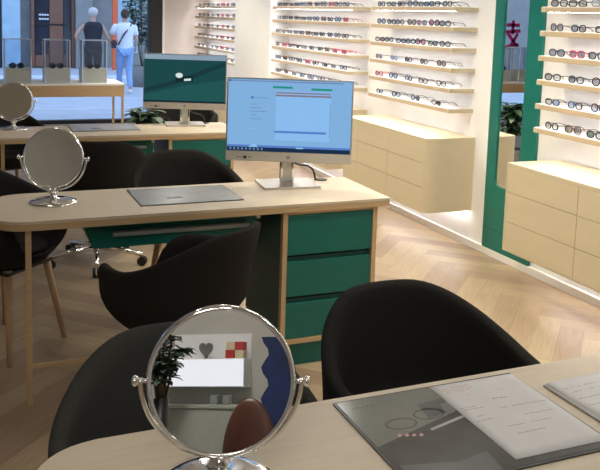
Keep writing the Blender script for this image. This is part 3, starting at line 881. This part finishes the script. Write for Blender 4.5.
plant(3.55, 17.2, -.02, .30, .45, 10, 2.2, 40, .20, .05, 9, 'tall leafy street shrub outside the shop window, right of the pedestrians', 'leaf_far', .28)

# ------------------------------------------------------------------ street
struct('pavement', MB().box(-16, 16, YF + .2, 40, -.14, -.02), M['pavement'])
struct('kerb', MB().box(-16, 16, 19.0, 19.25, -.02, .05, .01), M['kerb'])
struct('trim_2', MB().box(-16, 16, 13.25, 13.33, -.02, -.012), M['kerb'])
FY = 22.5
struct('wall_street', MB().box(-16, 16, FY + .3, FY + .6, -.02, 9), M['stone_grey'])
st = MB(); st.box(.97, 1.42, FY - .1, FY + .3, -.02, 6, .02); st.box(-3.2, -2.6, FY - .1, FY + .3, -.02, 6, .02); struct('column_pale', st, M['stone_blue'])
struct('column_grey', MB().box(2.83, 3.27, FY - .12, FY + .3, -.02, 6, .02), M['stone_grey'])
struct('wall_street_dark', MB().box(-2.6, .95, FY + .1, FY + .3, -.02, 6), M['facade_dark'])
dr = MB(); dr.box(1.70, 2.82, FY + .15, FY + .3, 0, 4)
dro = struct('door_1', dr, M['facade_dark'])
def dp(name, x0, x1, z0, z1, y, m): MB().box(x0, x1, y, FY + .15, z0, z1, .006).build(name, M[m], dro)
dp('stile', 1.70, 1.78, 0, 4, FY + .08, 'facade_wood'); dp('stile', 2.17, 2.52, 0, 4, FY + .08, 'facade_wood'); dp('stile', 2.74, 2.82, 0, 4, FY + .08, 'facade_wood')
dp('pane', 1.80, 2.15, .35, 3.6, FY + .11, 'door_glass'); dp('pane', 2.54, 2.72, .35, 3.6, FY + .11, 'door_glass')
dp('bottom_rail', 1.80, 2.15, .02, .33, FY + .1, 'facade_wood'); dp('bottom_rail', 2.54, 2.72, .02, .33, FY + .1, 'facade_wood')
dp('push_bar', 1.80, 2.60, 1.13, 1.17, FY + .05, 'black_metal')
for z in (1.38, 1.27):
    x = 1.90; ln = MB()
    while x < 2.14: ln.box(x, x + .05, FY + .094, FY + .106, z, z + .045); x += .066
    ln.build('text_line', M['white_print'], dro)
op = MB().box(3.72, 3.86, FY - .6, FY - .46, -.02, 4, .01).build('street_post', M['orange'])
tag(op, 'orange-red post across the street, between the pedestrian and the shrub', 'post')
pf = empty('shop_poster', (4.25, FY + .28, .4)); MB().box(-.32, .32, -.03, 0, 0, 1.9, .005).build('panel', M['stone_blue'], pf)
tag(pf, 'pale blue panel on the street front right of the orange post', 'panel')
# pink lettering on the shop window, seen in the green mirror
pk = empty('window_lettering', (-2.16, YF + .045, 1.18))
def stroke(pts, w=.06):
    m = MB()
    for a, b in zip(pts, pts[1:]):
        a, b = Vector((a[0], 0, a[1])), Vector((b[0], 0, b[1])); d = (b - a).normalized(); n = Vector((-d.z, 0, d.x)) * w / 2
        bb = bmesh.new(); v = [bb.verts.new(p + Vector((0, y, 0))) for y in (-.004, 0) for p in (a - n - d * w / 3, b - n + d * w / 3, b + n + d * w / 3, a + n - d * w / 3)]
        for f in ((0, 1, 2, 3), (7, 6, 5, 4), (0, 4, 5, 1), (1, 5, 6, 2), (2, 6, 7, 3), (3, 7, 4, 0)): bb.faces.new([v[i] for i in f])
        m.add(bb)
    m.build('letter_stroke', M['pink'], pk)
stroke([(-.12, .36), (.12, .36)]); stroke([(0, .42), (0, .22)]); stroke([(-.14, .26), (.14, .24)]); stroke([(-.10, .20), (.02, .02)]); stroke([(.09, .2), (-.10, .0)]); stroke([(-.12, .02), (.14, -.02)])
tag(pk, 'pink lettering on the window glass, seen in the green wall mirror', 'lettering')

# ------------------------------------------------------------------ people
def skin_obj(name, joints, edges, mat, parent, sub=2, root=0):
    me = bpy.data.meshes.new(name); me.from_pydata([j[0] for j in joints], edges, []); me.update()
    o = bpy.data.objects.new(name, me); COL.objects.link(o)
    if parent: o.parent = parent
    sk = o.modifiers.new('skin', 'SKIN'); sk.use_smooth_shade = True
    for i, j in enumerate(joints):
        r = j[1]; me.skin_vertices[0].data[i].radius = r if isinstance(r, tuple) else (r, r)
    me.skin_vertices[0].data[root].use_root = True
    s = o.modifiers.new('sub', 'SUBSURF'); s.levels = sub; s.render_levels = sub
    me.materials.append(mat); return o
def person(x, y, rz, h, label, woman):
    r = empty('person', (x, y, -.02), rz); k = h / 1.70
    r.scale = (k, k, k)
    # local: faces +Y (walking away); joints in metres for a 1.70 m figure
    st_ = .20 if woman else .14
    L = {}
    pelvis = (0, 0, .93); waist = (0, 0, 1.08); chest = (0, 0, 1.28); neck0 = (0, .0, 1.43); neck1 = (0, .015, 1.50)
    hipL, hipR = (-.09, 0, .88), (.09, 0, .88)
    kL, kR = (-.085, .12, .50), (.08, -.02, .48)
    aL, aR = (-.08, .16, .085), (.075, -st_ - .02, .13)
    shL, shR = (-.18, 0, 1.38), (.18, 0, 1.38)
    if woman: eL, wL = (-.30, .06, 1.15), (-.40, .12, 1.02)
    else: eL, wL = (-.34, .03, 1.17), (-.24, .16, 1.02)
    if woman: eR, wR = (.24, .0, 1.12), (.24, .12, .92)
    else: eR, wR = (.30, .02, 1.13), (.40, .10, 1.00)
    J = [(pelvis, (.15, .11)), (waist, (.125, .095)), (chest, (.16, .105)), (neck0, .06), (neck1, .052), ((0, .02, 1.56), (.07, .08)), ((0, .015, 1.63), (.074, .09)), ((0, .01, 1.69), .045),
         (shL, .052), (eL, .040), (wL, .030), (shR, .052), (eR, .040), (wR, .030),
         (hipL, .088), (kL, .058), (aL, .040), (hipR, .088), (kR, .058), (aR, .040)]
    hL = tuple(wL[i] + (wL[i] - eL[i]) * .35 for i in range(3)); hR = tuple(wR[i] + (wR[i] - eR[i]) * .35 for i in range(3))
    J += [(hL, .032), (hR, .032), ((aL[0], aL[1] + .13, .045), .034), ((aR[0], aR[1] + .08, .045), .034)]
    E = [(0, 1), (1, 2), (2, 3), (3, 4), (4, 5), (5, 6), (6, 7), (2, 8), (8, 9), (9, 10), (2, 11), (11, 12), (12, 13), (0, 14), (14, 15), (15, 16), (0, 17), (17, 18), (18, 19), (10, 20), (13, 21), (16, 22), (19, 23)]
    skin_obj('body', J, E, M['skin'], r)
    g = .014
    prof = [(.172, .90), (.165, .98), (.155, 1.08), (.178, 1.22), (.198, 1.32), (.196, 1.38), (.15, 1.43), (.085, 1.46), (.06, 1.455)]
    MB().lathe(prof, seg=28, mat=Matrix.Diagonal((1, .70, 1, 1))).build('shirt' if woman else 'vest', M['tee' if woman else 'vest'], r)
    if woman:
        def lerp(a, b, t): return tuple(a[i] + (b[i] - a[i]) * t for i in range(3))
        for a, b in ((shL, eL), (shR, eR)):
            MB().tube([lerp(a, b, -.12), lerp(a, b, .1), lerp(a, b, .4), lerp(a, b, .68)], [.055, .070, .064, .062], seg=12).build('sleeve', M['tee'], r)
    pj = [((0, 0, .95), (.160, .122)), (hipL, .102), (kL, .072), (aL, .056), (hipR, .102), (kR, .072), (aR, .056)]
    skin_obj('trousers', pj, [(0, 1), (1, 2), (2, 3), (0, 4), (4, 5), (5, 6)], M['jeans' if woman else 'trousers'], r)
    for (a, s_) in ((aL, .13), (aR, .10)):
        m = MB(); m.sphere((a[0], a[1] + .05, max(.045, a[2] - .06)), .05, sc=(.95, 2.5, .9)); m.build('shoe', M['shoe' if woman else 'black'], r)
    hr_ = MB()
    if woman:
        hr_.sphere((0, -.012, 1.635), .098, sc=(.92, 1.02, 1.02)); hr_.sphere((0, -.10, 1.60), .045, sc=(.8, .8, 1.4))
        hr_.build('hair', M['hair_dark'], r)
        MB().tube([(-.16, -.13, 1.0), (-.06, -.15, 1.2), (.10, -.10, 1.40), (.13, 0, 1.45), (.09, .11, 1.36), (-.08, .14, 1.15), (-.16, .10, 1.0)], .018, seg=6).build('bag_strap', M['bag'], r)
    else:
        hr_.sphere((0, -.005, 1.655), .102, sc=(.95, 1.05, .92)); hr_.build('cap', M['cap'], r)
    # face
    f = MB(); f.tube([(0, .10, 1.60), (0, .122, 1.575), (0, .10, 1.565)], [.008, .013, .008], seg=8); f.build('nose', M['skin'], r)
    e = MB()
    for sx in (-1, 1): e.sphere((sx * .03, .093, 1.612), .010)
    e.build('eyes', M['black'], r)
    for sx in (-1, 1): MB().sphere((sx * .078, .01, 1.60), .022, sc=(.4, .8, 1.2)).build('ear', M['skin'], r)
    return tag(r, label, 'person')
person(2.90, 15.7, .0, 1.60, 'person in white T-shirt and pale blue jeans walking away along the street', True)
person(2.30, 15.7, .0, 1.60, 'person in dark sleeveless vest and pale cap walking away along the street', False)
bg = empty('shoulder_bag', (2.69, 15.74, .86)); MB().prism(rounded(-.035, .035, -.08, .08, (.02,) * 4), 0, .15, bev=.01).build('bag_body', M['bag'], bg)
tag(bg, 'dark shoulder bag hanging at the hip of the person in white T-shirt', 'bag')

# ------------------------------------------------------------------ behind the camera (seen in the nearest table mirror)
sc_ = empty('low_counter', (-1.3, YB, 0))
MB().box(-1.0, .62, .001, .34, 0, .84, .004).build('body', M['counter_sage'], sc_); MB().box(-1.01, .63, .001, .35, .84, .862, .003).build('top', M['counter_sage'], sc_)
tag(sc_, 'sage grey low counter reflected at the bottom of the nearest table mirror', 'counter')
ln_ = empty('lit_niche', (-1.07, YB, .965))
MB().box(-.29, .25, .001, .15, 0, .175, .003).build('body', M['counter_white'], ln_); MB().box(-.285, .245, .150, .154, .006, .169).build('lit_front', M['counter_glow'], ln_)
MB().box(-.29, .25, .001, .012, .175, .335).build('back_board', M['counter_white'], ln_)
tag(ln_, 'white lit wall niche reflected in the middle of the nearest table mirror', 'niche')
ht = MB(); hp = []
for k in range(28):
    a = 2 * pi * k / 28
    hp.append((.0034 * 16 * sin(a) ** 3 * .85, .0034 * (13 * cos(a) - 5 * cos(2 * a) - 2 * cos(3 * a) - cos(4 * a))))
ht.prism(hp, -.012, .012, bev=.004)
ho = ht.build('heart_ornament', M['grey_ceramic'], None, loc=(-1.10, -2.50, 1.1405 + .058), rot=(pi / 2, 0, 0))
tag(ho, 'grey heart-shaped ornament reflected above the lit niche', 'ornament')
for i, (x, z, m_, lab) in enumerate(((-.925, 1.1405, 'red_box', 'red card box reflected at the bottom left of the box stack'), (-.86, 1.1405, 'cream_box', 'cream card box reflected at the bottom right of the box stack'), (-.92, 1.1915, 'cream_box', 'cream card box reflected at the top left of the box stack'), (-.862, 1.1915, 'red_box', 'red card box reflected at the top right of the box stack'))):
    bx_ = empty('card_box', (x, -2.50, z)); MB().box(-.029, .029, -.035, .035, 0, .042, .002).build('body', M[m_], bx_); MB().box(-.030, .030, -.036, .036, .042, .05, .001).build('lid', M[m_], bx_)
    tag(bx_, lab, 'box', 'card boxes by the lit niche')
for i, (x, lab) in enumerate(((-.99, 'small grey cube reflected under the lit niche, left one'), (-.91, 'small grey cube reflected under the lit niche, right one'))):
    tag(MB().box(-.025, .025, -.025, .025, 0, .055, .004).build('trinket_box', M['tray_grey'], None, loc=(x, -2.40, .8625)), lab, 'box', 'small cubes on the low counter')
plant(-1.22, -2.1, 0, .045, .90, 12, 1.33, 22, .085, .030, 21, 'grey-green leafy plant in a tall black pot, reflected in the nearest mirror', 'leaf_pale', .13, 'black')
wv = empty('stand_in_armchair', (-.15, -1.75, 0))  # made-up armchair in place of a blue sleeve reflected in the mirror
ol = [(-.30 + .022 * sin(k * 1.25), .46 + .76 * k / 24) for k in range(25)] + [(.30 - .022 * sin(k * 1.25), .46 + .76 * (24 - k) / 24) for k in range(25)]
m_ = MB(); b = bmesh.new()
A = [b.verts.new((x, -.06, z)) for x, z in ol]; B = [b.verts.new((x, .04, z)) for x, z in ol]
b.faces.new(A); b.faces.new(B[::-1])
for i in range(len(A)): b.faces.new((A[i], A[(i + 1) % len(A)], B[(i + 1) % len(A)], B[i]))
m_.add(b); m_.build('backrest', M['blue_velvet'], wv)
MB().box(-.29, .29, -.06, .42, .34, .46, .03).build('seat', M['blue_velvet'], wv)
for sx in (-1, 1):
    for y_ in (0, .36): MB().tube([(sx * .23, y_, .34), (sx * .25, y_, 0)], [.018, .012]).build('leg', M['black'], wv)
tag(wv, 'blue velvet stand-in armchair with wavy sides, reflected at the right of the nearest mirror', 'chair')
lc = empty('leather_chair', (-.36, -1.18, 0))
m_ = MB(); m_.sphere((0, -.02, .64), .5, sc=(.27, .09, .54), seg=28); m_.build('backrest', M['brown_leather'], lc)
MB().box(-.16, .16, -.02, .30, .36, .42, .02).build('seat', M['brown_leather'], lc)
for sx in (-1, 1):
    for y_ in (.02, .26): MB().tube([(sx * .13, y_, .365), (sx * .15, y_, 0)], [.014, .010]).build('leg', M['black'], lc)
tag(lc, 'brown leather chair with rounded back, reflected low in the nearest mirror', 'chair')

# ------------------------------------------------------------------ light
def ceiling_panel(x, y, sx, sy, label):
    r = empty('ceiling_lamp', (x, y, ZC))
    MB().box(-sx / 2 - .02, sx / 2 + .02, -sy / 2 - .02, sy / 2 + .02, -.03, -.0005, .003).build('housing', M['base'], r)
    MB().box(-sx / 2, sx / 2, -sy / 2, sy / 2, -.034, -.030).build('diffuser', M['lamp'], r)
    return tag(r, label, 'lamp', 'ceiling lamps')
for i, y in enumerate((1.2, 3.2, 5.2, 7.2, 9.4)):
    ceiling_panel(2.35, y, .22, .9, 'narrow white ceiling lamp above the aisle, number %s from the back wall' % NTH[i])
for i, y in enumerate((0.2, 3.9)):
    ceiling_panel(.1, y, .20, .40, 'narrow white ceiling lamp above the desks, %s from the back wall' % NTH[i])

def ceiling_spot(x, y, tx, ty, w, label):
    r = empty('ceiling_spot', (x, y, ZC))
    d = Vector((tx - x, ty - y, -ZC)).normalized()
    q = d.to_track_quat('-Z', 'Y')
    MB().lathe([(0, -.02), (.05, -.02), (.05, -.0005), (0, -.0005)], seg=24).build('mount', M['base'], r)
    hd = MB(); hd.lathe([(0, .09), (.045, .09), (.048, .08), (.048, -.05), (.040, -.05), (.040, -.02), (0, -.02)], seg=28)
    h = hd.build('lamp_head', M['base'], r, loc=(0, 0, -.13)); h.rotation_mode = 'QUATERNION'; h.rotation_quaternion = q
    li = bpy.data.lights.new('spot', 'SPOT'); li.energy = w; li.color = (1, .90, .70); li.spot_size = radians(95); li.spot_blend = .7; li.shadow_soft_size = .03
    lo = bpy.data.objects.new('spot_light', li); COL.objects.link(lo); lo.parent = h; lo.location = (0, 0, -.055)
    return tag(r, label, 'lamp', 'ceiling spots')
for i, y in enumerate((2.6, 4.2, 5.8, 7.4, 9.0)):
    ceiling_spot(1.5, y, 2.7, y, 118, 'white ceiling spot aimed at the drawer units, %s from the back wall' % NTH[i])
ceiling_panel(-.9, -.9, .5, .9, 'wide white fill panel added on the ceiling over the low counter behind the viewer')  # unseen fill light added to brighten the room behind the camera
wd = bpy.data.worlds.new('street_sky'); scene.world = wd; wd.use_nodes = True
nt = wd.node_tree; nt.nodes.clear()
o_ = nt.nodes.new('ShaderNodeOutputWorld'); bgn = nt.nodes.new('ShaderNodeBackground')
bgn.inputs[0].default_value = (.50, .68, 1.0, 1); bgn.inputs[1].default_value = 2.1
nt.links.new(bgn.outputs[0], o_.inputs[0])

# ------------------------------------------------------------------ camera
cd = bpy.data.cameras.new('camera'); cam = bpy.data.objects.new('camera', cd); COL.objects.link(cam)
F, PY = 806.16, 113.81
pitch, roll, yaw = .120632, .031247, .398537
cy_, sy_, cp_, sp_ = cos(yaw), sin(yaw), cos(pitch), sin(pitch)
fwd = Vector((sy_ * cp_, cy_ * cp_, -sp_)); rt = Vector((cy_, -sy_, 0)); up = rt.cross(fwd)
r2 = rt * cos(roll) + up * sin(roll); u2 = up * cos(roll) - rt * sin(roll)
mw = Matrix((r2, u2, -fwd)).transposed().to_4x4(); mw.translation = (0, 0, 1.58)
cam.matrix_world = mw
cd.sensor_fit = 'HORIZONTAL'; cd.sensor_width = 36; cd.lens = F / 600 * 36
cd.shift_y = -(235 - PY) / 600; cd.clip_start = .05; cd.clip_end = 200
scene.camera = cam
vs = scene.view_settings
vs.view_transform = 'Standard'; vs.look = 'None'; vs.gamma = 1; vs.use_curve_mapping = False
vs.exposure = .08
scene.cycles.use_denoising = True
scene.cycles.max_bounces = 10; scene.cycles.transparent_max_bounces = 24
